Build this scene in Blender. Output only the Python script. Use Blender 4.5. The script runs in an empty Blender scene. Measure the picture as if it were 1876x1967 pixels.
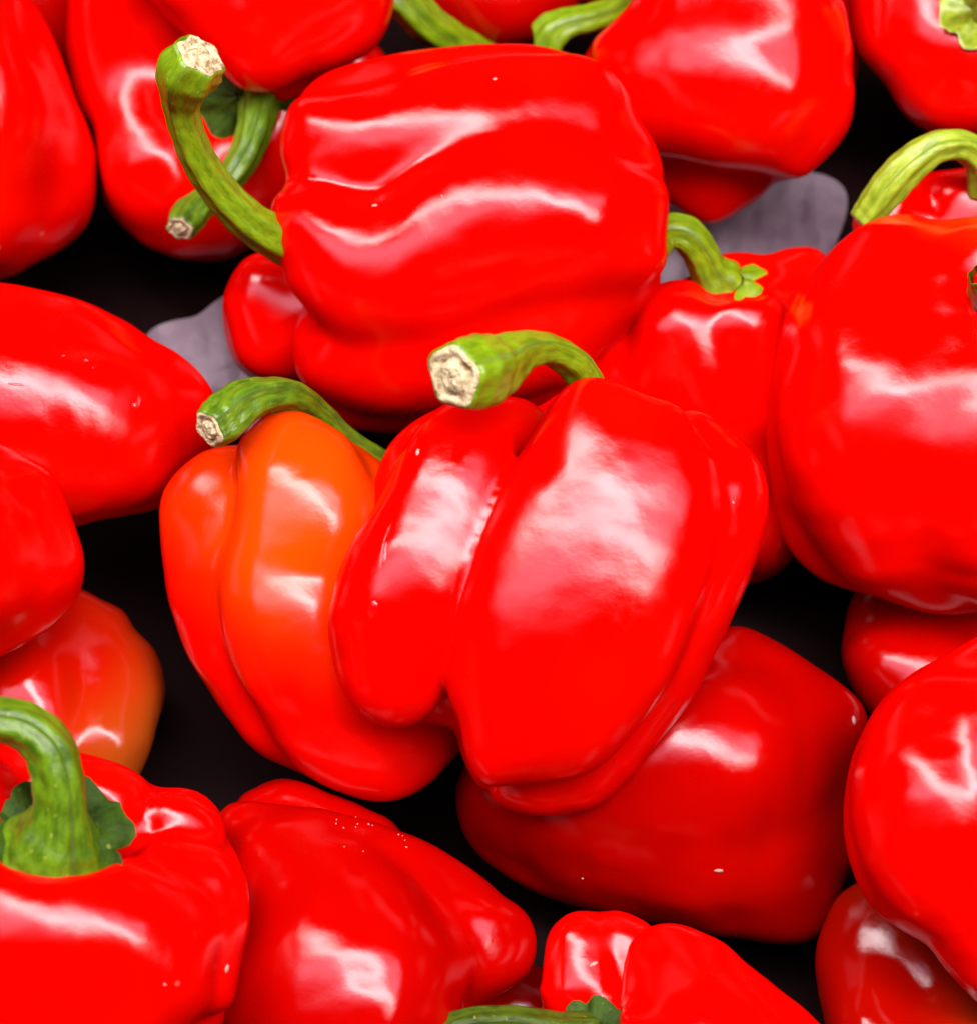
import bpy, math, random
import numpy as np
from mathutils import Vector, Matrix
from mathutils.bvhtree import BVHTree

scene = bpy.context.scene
COL = scene.collection
rad = math.radians

# ------------------------------------------------------------------ camera
# lengths below are given in "u": 1 u = 0.12 mm at the middle of the heap
FU = 4583.0            # focal length in u
D0 = 0.55              # camera to the middle of the heap, metres
S0 = D0 / FU
PITCH = 68.0           # degrees below the horizon
cd = bpy.data.cameras.new("camera")
cam = bpy.data.objects.new("camera", cd)
COL.objects.link(cam)
cam.location = (0, -D0 * math.cos(rad(PITCH)), 0.06 + D0 * math.sin(rad(PITCH)))
cam.rotation_euler = (rad(90 - PITCH), 0, 0)
cd.sensor_fit = 'HORIZONTAL'
cd.sensor_width = 36
cd.lens = 36 * FU / 1876.0
cd.clip_start = 0.01
cd.clip_end = 50
cd.dof.use_dof = True
cd.dof.focus_distance = 0.515
cd.dof.aperture_fstop = 13.0
scene.camera = cam
CAM = Vector(cam.location)
M3 = cam.rotation_euler.to_matrix()

# ------------------------------------------------------------------ light
world = bpy.data.worlds.new("World")
scene.world = world
world.use_nodes = True
world.node_tree.nodes["Background"].inputs[0].default_value = (1.0, 0.85, 0.9, 1)
world.node_tree.nodes["Background"].inputs[1].default_value = 0.01


def area(name, loc, aim, sx, sy, radiance, col):
    ld = bpy.data.lights.new(name, 'AREA')
    ld.shape = 'RECTANGLE'
    ld.size = sx
    ld.size_y = sy
    ld.energy = radiance * math.pi * sx * sy
    ld.color = col
    lo = bpy.data.objects.new(name, ld)
    COL.objects.link(lo)
    lo.location = loc
    lo.rotation_euler = (Vector(aim) - Vector(loc)).to_track_quat('-Z', 'Y').to_euler()
    return lo


area("stall_lamp", (0.05, 0.10, 1.22), (0, 0, 0.05), 2.5, 0.21, 29, (1.0, 0.96, 0.955))
area("canopy_panel", (0.0, 0.02, 1.28), (0, 0, 0.05), 2.5, 0.44, 5.2, (1.0, 0.72, 0.90))
area("canopy_edge", (0.0, 0.0, 1.34), (0, 0, 0.05), 2.6, 0.72, 1.8, (1.0, 0.70, 0.90))
scene.view_settings.view_transform = 'Standard'
scene.view_settings.look = 'None'
scene.view_settings.exposure = 0.0
scene.view_settings.gamma = 1.0
scene.cycles.max_bounces = 6


# ------------------------------------------------------------------ materials
def nt(name):
    m = bpy.data.materials.new(name)
    m.use_nodes = True
    n = m.node_tree.nodes
    return m, n, m.node_tree.links, n["Principled BSDF"]


def noise(n, l, vec, scale, detail=3, rough=0.5):
    t = n.new('ShaderNodeTexNoise')
    t.inputs['Scale'].default_value = scale
    t.inputs['Detail'].default_value = detail
    t.inputs['Roughness'].default_value = rough
    l.new(vec, t.inputs['Vector'])
    return t.outputs['Fac']


def maprange(n, l, v, a, b, c=0.0, d=1.0, smooth=True):
    t = n.new('ShaderNodeMapRange')
    if smooth:
        t.interpolation_type = 'SMOOTHSTEP'
    for i, x in zip((1, 2, 3, 4), (a, b, c, d)):
        t.inputs[i].default_value = x
    l.new(v, t.inputs[0])
    return t.outputs[0]


def mixc(n, l, f, a, b):
    t = n.new('ShaderNodeMix')
    t.data_type = 'RGBA'
    for k, x in ((0, f), (6, a), (7, b)):
        if isinstance(x, (tuple, list)):
            t.inputs[k].default_value = (*x, 1) if len(x) == 3 else x
        elif isinstance(x, float):
            t.inputs[k].default_value = x
        else:
            l.new(x, t.inputs[k])
    return t.outputs[2]


def pepper_mat(name, colA=(0.56, 0.0004, 0.0), colB=(0.52, 0.0013, 0.0), grad=None, scale=22, lo=0.45, hi=0.75, rough=0.225):
    """glossy skin; grad = (axis xyz in object space per metre, offset) adds a slow ripening change to the noise"""
    m, n, l, bs = nt(name)
    tc = n.new('ShaderNodeTexCoord')
    ob = tc.outputs['Object']
    f = noise(n, l, ob, scale, 3)
    if grad:
        dp = n.new('ShaderNodeVectorMath'); dp.operation = 'DOT_PRODUCT'
        l.new(ob, dp.inputs[0]); dp.inputs[1].default_value = grad[0]
        if len(grad) > 2:      # ripening patch round a point: grad = (centre, offset, 1 / radius)
            dp.operation = 'DISTANCE'
            ng = n.new('ShaderNodeMath'); ng.operation = 'MULTIPLY'; ng.inputs[1].default_value = -grad[2]
            l.new(dp.outputs['Value'], ng.inputs[0])
        ad = n.new('ShaderNodeMath'); ad.operation = 'ADD'
        l.new(ng.outputs[0] if len(grad) > 2 else dp.outputs['Value'], ad.inputs[0]); l.new(f, ad.inputs[1])
        ad2 = n.new('ShaderNodeMath'); ad2.operation = 'ADD'
        l.new(ad.outputs[0], ad2.inputs[0]); ad2.inputs[1].default_value = grad[1]
        f = ad2.outputs[0]
    fac = maprange(n, l, f, lo, hi)
    c = mixc(n, l, fac, colA, colB)
    # sparse pale scuffs
    vo = n.new('ShaderNodeTexVoronoi'); vo.inputs['Scale'].default_value = 110
    l.new(ob, vo.inputs['Vector'])
    near = maprange(n, l, vo.outputs['Distance'], 0.05, 0.085, 1, 0)
    sel = n.new('ShaderNodeSeparateColor'); l.new(vo.outputs['Color'], sel.inputs[0])
    pick = maprange(n, l, sel.outputs[0], 0.965, 0.975)
    mm = n.new('ShaderNodeMath'); mm.operation = 'MULTIPLY'
    l.new(near, mm.inputs[0]); l.new(pick, mm.inputs[1])
    mm2 = n.new('ShaderNodeMath'); mm2.operation = 'MULTIPLY'
    l.new(mm.outputs[0], mm2.inputs[0]); mm2.inputs[1].default_value = 0.35
    c = mixc(n, l, mm2.outputs[0], c, (0.55, 0.16, 0.1))
    l.new(c, bs.inputs['Base Color'])
    # a waxed skin: diffuse flesh under a clear dielectric surface
    out = n["Material Output"]
    n.remove(bs)
    di = n.new('ShaderNodeBsdfDiffuse')
    gl = n.new('ShaderNodeBsdfAnisotropic'); gl.distribution = 'BECKMANN'
    l.new(c, di.inputs['Color'])
    r1 = noise(n, l, ob, 75, 4, 0.6)
    l.new(maprange(n, l, r1, 0.35, 0.7, rough - 0.035, rough + 0.06), gl.inputs['Roughness'])
    fr = n.new('ShaderNodeFresnel'); fr.inputs['IOR'].default_value = 1.42
    cap = n.new('ShaderNodeMath'); cap.operation = 'MINIMUM'; cap.inputs[1].default_value = 0.22
    l.new(fr.outputs[0], cap.inputs[0])
    mx = n.new('ShaderNodeMixShader')
    l.new(cap.outputs[0], mx.inputs[0]); l.new(di.outputs[0], mx.inputs[1]); l.new(gl.outputs[0], mx.inputs[2])
    l.new(mx.outputs[0], out.inputs['Surface'])
    # fine relief
    b1 = noise(n, l, ob, 62, 2)
    b2 = noise(n, l, ob, 900, 2)
    bump = n.new('ShaderNodeBump'); bump.inputs['Strength'].default_value = 0.35
    bump.inputs['Distance'].default_value = 0.0015
    l.new(b1, bump.inputs['Height'])
    bump2 = n.new('ShaderNodeBump'); bump2.inputs['Strength'].default_value = 0.12
    bump2.inputs['Distance'].default_value = 0.00018
    l.new(b2, bump2.inputs['Height']); l.new(bump.outputs[0], bump2.inputs['Normal'])
    for sh in (di, gl, fr):
        l.new(bump2.outputs[0], sh.inputs['Normal'])
    return m


def stem_mat(name, light=(0.15, 0.25, 0.003), dark=(0.06, 0.125, 0.002), lo=0.3, hi=0.62, rough=0.32, spec=0.4):
    m, n, l, bs = nt(name)
    uv = n.new('ShaderNodeUVMap')
    mp = n.new('ShaderNodeMapping'); mp.inputs['Scale'].default_value = (14, 1.6, 1)
    l.new(uv.outputs[0], mp.inputs[0])
    streak = noise(n, l, mp.outputs[0], 1.6, 4, 0.6)
    tc = n.new('ShaderNodeTexCoord')
    blot = noise(n, l, tc.outputs['Object'], 190, 4, 0.6)
    av = n.new('ShaderNodeMath'); av.operation = 'MULTIPLY_ADD'
    l.new(streak, av.inputs[0]); av.inputs[1].default_value = 0.6
    mu = n.new('ShaderNodeMath'); mu.operation = 'MULTIPLY'; mu.inputs[1].default_value = 0.4
    l.new(blot, mu.inputs[0]); l.new(mu.outputs[0], av.inputs[2])
    c = mixc(n, l, maprange(n, l, av.outputs[0], lo, hi), dark, light)
    sp = noise(n, l, tc.outputs['Object'], 700, 2)
    c = mixc(n, l, maprange(n, l, sp, 0.68, 0.74, 0, 0.45), c, (0.3, 0.32, 0.06))
    l.new(c, bs.inputs['Base Color'])
    bs.inputs['Roughness'].default_value = rough
    bs.inputs['Specular IOR Level'].default_value = spec
    bu = n.new('ShaderNodeBump'); bu.inputs['Strength'].default_value = 0.7
    bu.inputs['Distance'].default_value = 0.0009
    l.new(av.outputs[0], bu.inputs['Height'])
    l.new(bu.outputs[0], bs.inputs['Normal'])
    return m


def cut_mat(name, pale=(0.55, 0.47, 0.26), brown=(0.20, 0.12, 0.04)):
    m, n, l, bs = nt(name)
    tc = n.new('ShaderNodeTexCoord')
    f = noise(n, l, tc.outputs['Object'], 420, 5, 0.7)
    c = mixc(n, l, maprange(n, l, f, 0.34, 0.55), brown, pale)
    l.new(c, bs.inputs['Base Color'])
    bs.inputs['Roughness'].default_value = 0.85
    bu = n.new('ShaderNodeBump'); bu.inputs['Strength'].default_value = 0.9
    bu.inputs['Distance'].default_value = 0.0012
    l.new(f, bu.inputs['Height']); l.new(bu.outputs[0], bs.inputs['Normal'])
    return m


RED = pepper_mat("red_skin")
RED_WARM = pepper_mat("warm_red_skin", (0.62, 0.0006, 0.0), (0.62, 0.0045, 0.0), lo=0.5, hi=0.75, scale=14)
RED_SHADED = pepper_mat("shaded_red_skin", (0.29, 0.0003, 0.0), (0.38, 0.0008, 0.0), rough=0.22)  # darker copy of the red skin; shade on low and hidden peppers coloured in
STEM = stem_mat("green_stem")
STEM_DEEP = stem_mat("deep_green_stem", (0.10, 0.20, 0.004), (0.028, 0.075, 0.002), lo=0.32, hi=0.66, rough=0.33)
STEM_DARK = stem_mat("dark_green_stem", (0.05, 0.085, 0.004), (0.014, 0.03, 0.003), spec=0.15)
STEM_PALE = stem_mat("pale_green_stem", (0.26, 0.36, 0.02), (0.10, 0.17, 0.004))
CALYX = stem_mat("dark_calyx", (0.03, 0.07, 0.003), (0.008, 0.02, 0.0015), rough=0.6, spec=0.12)
CUT = cut_mat("cut_pith")
CUTGREEN = cut_mat("cut_rim_green", (0.36, 0.38, 0.13), (0.18, 0.22, 0.04))


# ------------------------------------------------------------------ object helpers
def link(name, me, parent=None, mat=None, loc=None):
    o = bpy.data.objects.new(name, me)
    COL.objects.link(o)
    if mat:
        me.materials.append(mat)
    if loc is not None:
        o.location = loc
    if parent:
        o.parent = parent
    return o


def tag(o, label=None, cat=None, group=None, kind=None):
    for k, v in (('label', label), ('category', cat), ('group', group), ('kind', kind)):
        if v:
            o[k] = v
    return o


class Frame:
    """right handed frame at the point seen at (u, v), z u nearer to the camera than the heap's middle plane"""
    def __init__(self, u, v, z):
        x, y = (u - 938) / FU, (983.5 - v) / FU
        D = D0 - z * S0
        self.u, self.v = u, v
        self.o = CAM + M3 @ Vector((x * D, y * D, -D))
        zc = -(M3 @ Vector((x, y, -1))).normalized()
        xc = (M3 @ Vector((1, 0, 0)))
        xc = (xc - zc * xc.dot(zc)).normalized()
        yc = zc.cross(xc)
        self.s = D / FU
        self.R = np.array([xc, yc, zc])          # rows
        self.on = np.array(self.o)

    def world(self, pts):                       # pts in (u, v, z) -> world
        p = np.asarray(pts, float)
        q = np.stack([p[:, 0] - self.u, self.v - p[:, 1], p[:, 2]], 1)
        return self.on + (q @ self.R) * self.s


def seat(fr, path):
    """move stem points so that each lies on the sight line of its (u, v) at its own depth"""
    out = []
    for (u, v, z, *r) in path:
        g = M3 @ Vector(((u - 938) / FU, (983.5 - v) / FU, -1))
        xc, yc, zc = (Vector(a) for a in fr.R)
        # CAM + t g, with height z above the frame plane
        t = (z * fr.s - (CAM - fr.o).dot(zc)) / g.dot(zc)
        q = (CAM + g * t - fr.o) / fr.s
        k = t / ((fr.o - CAM).length)
        out.append([fr.u + q.dot(xc), fr.v - q.dot(yc), z] + [x * k for x in r])
    return out


def mesh(name, v, f, smooth=True):
    me = bpy.data.meshes.new(name)
    me.from_pydata([tuple(x) for x in v], [], [tuple(int(i) for i in x) for x in f])
    me.update()
    if smooth:
        me.polygons.foreach_set('use_smooth', [True] * len(me.polygons))
    return me


def catmull(P, n):
    P = np.asarray(P, float)
    if len(P) == 2:
        t = np.linspace(0, 1, n + 1)[:, None]
        return P[0] * (1 - t) + P[1] * t
    Q = np.vstack([2 * P[0] - P[1], P, 2 * P[-1] - P[-2]])
    out = []
    for i in range(1, len(Q) - 2):
        a, b, c, d = Q[i - 1:i + 3]
        for t in np.arange(n) / n:
            out.append(0.5 * (2 * b + (c - a) * t + (2 * a - 5 * b + 4 * c - d) * t * t + (3 * b - a - 3 * c + d) * t ** 3))
    out.append(P[-1])
    return np.array(out)


def wavy(p, seed, scale, n=7):
    r = np.random.RandomState(seed)
    a = np.zeros(len(p))
    for _ in range(n):
        k = r.normal(size=3); k /= np.linalg.norm(k)
        a += np.sin(p @ k * (2 * math.pi / (scale * r.uniform(0.6, 1.6))) + r.uniform(0, 6.28))
    return a / n ** 0.5


# ------------------------------------------------------------------ pepper bodies
def core_balls(outline):
    """largest balls that fit inside the plan outline"""
    O = catmull(np.vstack([outline[-1:], outline, outline[:2]]), 4)[4:-4, :2] * [1, -1]
    lo, hi = O.min(0), O.max(0)
    st = 16
    X, Y = np.meshgrid(np.arange(lo[0], hi[0], st), np.arange(lo[1], hi[1], st))
    P = np.stack([X.ravel(), Y.ravel()], 1)
    A, B = O[:-1], O[1:]
    ab = B - A
    L2 = np.maximum((ab ** 2).sum(1), 1e-9)
    t = np.clip(((P[:, None] - A) * ab).sum(2) / L2, 0, 1)
    d = np.linalg.norm(P[:, None] - A - t[..., None] * ab, axis=2).min(1)
    cr = ((A[:, 1] > P[:, None, 1]) != (B[:, 1] > P[:, None, 1])) & (P[:, None, 0] < (B[:, 0] - A[:, 0]) * (P[:, None, 1] - A[:, 1]) / np.where(ab[:, 1] == 0, 1e-9, ab[:, 1]) + A[:, 0])
    ins = cr.sum(1) % 2 == 1
    P, d = P[ins], d[ins]
    order = np.argsort(-d)
    keep = []
    for i in order:
        if d[i] < 22:
            break
        # skip balls inside kept ones
        ok = True
        for j in keep:
            if np.hypot(*(P[i] - P[j])) + d[i] < d[j] + 2.5:
                ok = False; break
        if ok:
            keep.append(i)
        if len(keep) > 60:
            break
    return np.array([[P[i][0], P[i][1], d[i]] for i in keep])


def make_field(lobes, cuts, k, kc, outline=None, core=(-60, 0.6)):
    balls = core_balls(outline) if outline is not None else None
    segs, sqs = [], []
    for L in lobes:
        sq = 1.0
        if isinstance(L, dict):
            sq, L = L['sq'], L['p']
        sqs.append(sq)
        c = catmull(L, 4) if len(L) > 1 else np.array([L[0], L[0]], float)
        c = c.copy(); c[:, 1] *= -1
        segs.append(c)

    def dist(c, p, sq=1.0):
        if sq != 1.0:
            c = c / [1, 1, sq, 1]; p = p / [1, 1, sq]
        best = np.full(len(p), 1e9)
        for a, b in zip(c[:-1], c[1:]):
            ab = b[:3] - a[:3]
            L2 = max(float(ab @ ab), 1e-9)
            t = np.clip(((p - a[:3]) @ ab) / L2, 0, 1)
            d = np.linalg.norm(p - a[:3] - t[:, None] * ab, axis=1) - (a[3] + t * (b[3] - a[3]))
            best = np.minimum(best, d)
        return best

    def field(p):
        acc = np.zeros(len(p))
        ds = [dist(c, p, q) for c, q in zip(segs, sqs)]
        if balls is not None:
            b = np.full(len(p), 1e9)
            for (x, y, r) in balls:
                b = np.minimum(b, np.sqrt((p[:, 0] - x) ** 2 + (p[:, 1] - y) ** 2 + ((p[:, 2] - core[0]) / core[1]) ** 2) - r)
            ds.append(b)
        m = np.min(ds, axis=0)
        for d in ds:
            acc += np.exp(-(d - m) / k)
        f = m - k * np.log(acc)
        for (u, v, z, r) in cuts:
            d = r - np.linalg.norm(p - np.array([u, -v, z]), axis=1)
            h = np.maximum(kc - np.abs(f - d), 0) / kc
            f = np.maximum(f, d) + h * h * kc * 0.25
        return f
    return field, segs


def surface_net(field, lo, hi, h):
    n = np.ceil((hi - lo) / h).astype(int) + 1
    ax = [lo[i] + h * np.arange(n[i]) for i in range(3)]
    G = np.stack(np.meshgrid(*ax, indexing='ij'), -1).reshape(-1, 3)
    F = field(G).reshape(n)
    ins = F < 0
    c = np.zeros(tuple(n - 1), int)
    for dx in (0, 1):
        for dy in (0, 1):
            for dz in (0, 1):
                c += ins[dx:n[0] - 1 + dx, dy:n[1] - 1 + dy, dz:n[2] - 1 + dz]
    act = (c > 0) & (c < 8)
    idx = -np.ones(act.shape, int)
    idx[act] = np.arange(act.sum())
    cells = np.argwhere(act)
    sumv = np.zeros((len(cells), 3)); cnt = np.zeros(len(cells))
    corners = [(a, b, d) for a in (0, 1) for b in (0, 1) for d in (0, 1)]
    for i, A in enumerate(corners):
        for B in corners[i + 1:]:
            if sum(abs(np.array(A) - B)) != 1:
                continue
            fa = F[tuple((cells + A).T)]; fb = F[tuple((cells + B).T)]
            x = (fa < 0) != (fb < 0)
            t = np.where(x, fa / np.where(fa == fb, 1, fa - fb), 0)
            p = np.array(A) + t[:, None] * (np.array(B) - np.array(A))
            sumv[x] += p[x]; cnt[x] += 1
    V = lo + h * (cells + sumv / cnt[:, None])
    quads = []
    for a in range(3):
        b, d = (a + 1) % 3, (a + 2) % 3
        s0 = [slice(None)] * 3; s1 = [slice(None)] * 3
        s0[a] = slice(0, n[a] - 1); s1[a] = slice(1, n[a])
        for q in (b, d):
            s0[q] = s1[q] = slice(1, n[q] - 1)
        e0, e1 = ins[tuple(s0)], ins[tuple(s1)]
        for flip, mask in ((False, e0 & ~e1), (True, ~e0 & e1)):
            E = np.argwhere(mask)
            off = np.zeros(3, int); off[b] = 1; off[d] = 1
            E = E + off
            ub = np.zeros(3, int); ub[b] = 1
            ud = np.zeros(3, int); ud[d] = 1
            q = np.stack([idx[tuple((E - ub - ud).T)], idx[tuple((E - ud).T)], idx[tuple(E.T)], idx[tuple((E - ub).T)]], 1)
            quads.append(q[:, ::-1] if flip else q)
    return V, np.vstack(quads)


def body_mesh(fr, lobes, cuts, k, kc, outline, h, wob, seed, dents=(), core=(-60, 0.6), zs=0.88):
    field, segs = make_field(lobes, cuts, k, kc, outline, core)
    allp = np.vstack(segs)
    lo = (allp[:, :3] - allp[:, 3:4]).min(0) - 2.5 * h - k
    hi = (allp[:, :3] + allp[:, 3:4]).max(0) + 2.5 * h + k
    if outline is not None:
        lo[:2] = np.minimum(lo[:2], [outline[:, 0].min() - 2.5 * h - k, -outline[:, 1].max() - 2.5 * h - k])
        hi[:2] = np.maximum(hi[:2], [outline[:, 0].max() + 2.5 * h + k, -outline[:, 1].min() + 2.5 * h + k])
        rm = core_balls(outline)[:, 2].max() * core[1]
        lo[2] = min(lo[2], core[0] - rm - 2.5 * h - k); hi[2] = max(hi[2], core[0] + rm + 2.5 * h + k)
    V, Q = surface_net(field, lo, hi, h)
    lab = np.arange(len(V))                  # keep only the one connected skin
    while True:
        mq = lab[Q].min(1)
        new = lab.copy()
        for i in range(4):
            np.minimum.at(new, Q[:, i], mq)
        new = new[new]
        if (new == lab).all():
            break
        lab = new
    used = np.zeros(len(V), bool); used[Q.ravel()] = True
    main = np.bincount(lab[used]).argmax()
    keep = used & (lab == main)
    ren = -np.ones(len(V), int); ren[keep] = np.arange(keep.sum())
    Q = ren[Q[keep[Q[:, 0]]]]; V = V[keep]
    e = 2.0
    E = np.eye(3) * e

    def grad(V):
        return np.stack([(field(V + E[i]) - field(V - E[i])) / (2 * e) for i in range(3)], 1)
    # relax, then settle on the surface
    edges = np.vstack([Q[:, [0, 1]], Q[:, [1, 2]], Q[:, [2, 3]], Q[:, [3, 0]]])
    deg = np.bincount(edges.ravel(), minlength=len(V)).astype(float)[:, None]

    def lap(V):
        S = np.zeros_like(V)
        for c in range(3):
            S[:, c] = np.bincount(edges[:, 0], V[edges[:, 1], c], len(V)) + np.bincount(edges[:, 1], V[edges[:, 0], c], len(V))
        return S / deg
    for _ in range(2):
        V = V + 0.7 * (lap(V) - V)
        g = grad(V); f = field(V)
        V = V - g * (np.clip(f, -h, h) / np.maximum((g * g).sum(1), 0.15))[:, None]
    for _ in range(3):
        V = V + 0.55 * (lap(V) - V)
    # silhouette shaping towards the measured outline
    if outline is not None:
        O = catmull(np.vstack([outline[-1:], outline, outline[:2]]), 6)[6:-6, :2]
        O = O * [1, -1]
        x0, y0, x1, y1 = O[:-1, 0], O[:-1, 1], O[1:, 0], O[1:, 1]
        cr_ = x0 * y1 - x1 * y0
        c = np.array([((x0 + x1) * cr_).sum(), ((y0 + y1) * cr_).sum()]) / (3 * cr_.sum())
        nb = 144
        bins = (np.arange(nb) + 0.5) / nb * 2 * math.pi - math.pi
        # subdivide outline densely, take the farthest point per direction
        seg = np.concatenate([O[:-1] + (O[1:] - O[:-1]) * t for t in np.linspace(0, 1, 9)[:-1]])
        dd = seg - c
        ao, ro = np.arctan2(dd[:, 1], dd[:, 0]), np.hypot(dd[:, 0], dd[:, 1])

        def polar(a, r):
            out = np.full(nb, np.nan)
            ii = np.floor((a + math.pi) / (2 * math.pi) * nb).astype(int) % nb
            for i in range(nb):
                q = r[ii == i]
                if len(q):
                    out[i] = q.max()
            ok = ~np.isnan(out)
            return np.interp(bins, np.concatenate([bins[ok] - 2 * math.pi, bins[ok], bins[ok] + 2 * math.pi]), np.tile(out[ok], 3))
        rt = polar(ao, ro)
        for nsm, w0 in ((60, 0.1), (12, 0.4), (3, 0.7), (1, 0.8)):
            d2 = V[:, :2] - c
            av, rv = np.arctan2(d2[:, 1], d2[:, 0]), np.hypot(d2[:, 0], d2[:, 1])
            ra = polar(av, rv)
            ratio = rt / ra
            for _q in range(nsm):
                ratio = (np.roll(ratio, 1) + 2 * ratio + np.roll(ratio, -1)) / 4
            b3 = np.concatenate([bins - 2 * math.pi, bins, bins + 2 * math.pi])
            s = np.interp(av, b3, np.tile(ratio, 3))
            raa = np.interp(av, b3, np.tile(ra, 3))
            w = np.clip((rv / raa - w0) / (0.97 - w0), 0, 1)
            w = w * w * (3 - 2 * w)
            V[:, :2] = c + d2 * (1 + (s - 1) * w)[:, None]
    # gentle unevenness along the normal
    for _ in range(6):
        V = V + 0.5 * (lap(V) - V)
    me = bpy.data.meshes.new("tmp")
    me.from_pydata(V.tolist(), [], Q.tolist()); me.update()
    N = np.zeros(len(V) * 3); me.vertices.foreach_get('normal', N); N = N.reshape(-1, 3)
    bpy.data.meshes.remove(me)
    c0 = V.mean(0)
    if ((V - c0) * N).sum() < 0:
        Q = Q[:, ::-1]; N = -N
    amp = wob * (wavy(V, seed, 260) * 2.6 + wavy(V, seed + 1, 120) * 0.85)
    V = V + N * amp[:, None]
    for (u, v, r, dep) in dents:
        q = (V[:, 0] - u) ** 2 + (V[:, 1] + v) ** 2
        w = np.exp(-q / (r * r)) * (N[:, 2] > 0)
        V = V - N * (dep * w)[:, None]
    V[:, 2] *= zs
    V = V * [1, -1, 1]
    return V, Q


THINGS = []
TILT = 0.40


def pepper(label, cu, cv, d, lobes, outline=None, cuts=(), k=16, kc=40, h=11, wob=1.0, seed=1, mat=None,
           stem=None, dents=(), core=(-60, 0.6), zs=0.88, cat='bell pepper', group='bell peppers heaped in the tray'):
    z = d - TILT * (983.5 - cv)
    fr = Frame(cu, cv, z)
    V, Q = body_mesh(fr, lobes, cuts, k, kc, np.array(outline, float) if outline else None, h, wob, seed, dents, core, zs)
    W = fr.world(V)
    base = Vector((W[:, 0].mean(), W[:, 1].mean(), W[:, 2].min()))
    root = bpy.data.objects.new("bell_pepper", None)
    COL.objects.link(root)
    root.empty_display_size = 0.01
    root.location = base
    tag(root, label, cat, group)
    ctr = W.mean(0)
    me = mesh("body", W - ctr, Q)
    body = link("body", me, root, mat or RED, Vector(ctr) - base)
    rec = dict(root=root, base=base, frame=fr, W=W, Q=Q, body=body)
    THINGS.append(rec)
    for s in (stem or []):
        make_stem(rec, **s)
    return rec


def make_stem(rec, path, mat=None, ribs=6, rib=0.09, cut=True, cutmat=None, calyx=None, seed=3, nseg=8, cutscale=1.0, cuttilt=None):
    fr, base, root = rec['frame'], rec['base'], rec['root']
    C = catmull(seat(fr, path), nseg)
    P, R = C[:, :3] * [1, -1, 1], C[:, 3]
    n, m = len(P), 40
    T = np.gradient(P, axis=0)
    T /= np.linalg.norm(T, axis=1)[:, None]
    if cuttilt is not None:      # the cut plane is not square to the stem
        pass
    up = np.array([0, 0, 1.0])
    N = up - T[0] * (up @ T[0])
    if np.linalg.norm(N) < 0.2:
        N = np.array([0, 1.0, 0]) - T[0] * T[0][1]
    N /= np.linalg.norm(N)
    V, UV = [], []
    rs = np.random.RandomState(seed)
    ph = rs.uniform(0, 6.28)
    L = np.concatenate([[0], np.cumsum(np.linalg.norm(np.diff(P, axis=0), axis=1))])
    rings = []
    for i in range(n):
        N = N - T[i] * (N @ T[i]); N /= np.linalg.norm(N)
        B = np.cross(T[i], N)
        a = np.arange(m) / m * 2 * math.pi
        tw = L[i] * 0.0012
        rr = R[i] * (1 + rib * np.cos(ribs * (a + tw) + ph) + 0.035 * np.cos(2 * a + ph * 2 + i * 0.05) + 0.02 * np.sin(3 * a - ph + i * 0.13)
                     + 0.018 * np.sin(i * 1.1 + 2 * a))
        tt = np.zeros(m)
        if cuttilt is not None:   # slanted cut: slide rim vertices along the stem
            wgt = max(0, 1 - L[i] / (R[0] * 1.3)) ** 2
            tt = -wgt * R[0] * (cuttilt[0] * np.cos(a) + cuttilt[1] * np.sin(a))
        ring = P[i] + rr[:, None] * (np.cos(a)[:, None] * N + np.sin(a)[:, None] * B) + tt[:, None] * T[i]
        rings.append(ring)
    V = np.vstack(rings)
    F = [(i * m + j, i * m + (j + 1) % m, (i + 1) * m + (j + 1) % m, (i + 1) * m + j) for i in range(n - 1) for j in range(m)]
    uvs = [((j / m) if True else 0, L[i] / 100) for i in range(n) for j in range(m)]
    # round the rim inwards behind the cut face
    rim = rings[0]
    cc = rim.mean(0)
    inner = cc + (rim - cc) * 0.90 - T[0] * R[0] * 0.05
    k0 = len(V)
    V = np.vstack([V, inner])
    F += [(j, k0 + j, k0 + (j + 1) % m, (j + 1) % m) for j in range(m)]
    uvs += [(j / m, -0.05) for j in range(m)]
    W = fr.world(V * [1, -1, 1])
    ctr = W.mean(0)
    me = mesh("stem", W - ctr, F)
    uvl = me.uv_layers.new(name="UVMap")
    for lp in me.loops:
        uvl.data[lp.index].uv = uvs[lp.vertex_index]
    st = link("stem", me, root, mat or STEM, Vector(ctr) - base)
    if cut:
        vs, fs = [], []
        nr = 9
        for q in range(nr + 1):
            t = 1 - q / nr
            for j in range(m):
                x = cc + (inner[j] - cc) * t * 1.01
                bump = R[0] * (0.10 * math.sin(5.1 * t * 3 + j * 0.5) * t * (1 - t) * 2 + rs.uniform(-1, 1) * 0.045)
                rise = R[0] * (0.02 + 0.14 * (1 - t ** 2) - 0.22 * math.exp(-((t - 0.62) / 0.13) ** 2)) * cutscale
                if q == 0:
                    bump, rise = 0, -R[0] * 0.03
                vs.append(x - T[0] * (rise + bump + R[0] * 0.04))
        for q in range(nr):
            for j in range(m):
                fs.append((q * m + j, (q + 1) * m + j, (q + 1) * m + (j + 1) % m, q * m + (j + 1) % m))
        W2 = fr.world(np.array(vs) * [1, -1, 1])
        c2 = W2.mean(0)
        me2 = mesh("cut_end", W2 - c2, fs)
        link("cut_end", me2, st, cutmat or CUT, Vector(c2) - Vector(ctr))
    if calyx:
        make_calyx(rec, st, Vector(ctr), **calyx)
    return st


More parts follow.
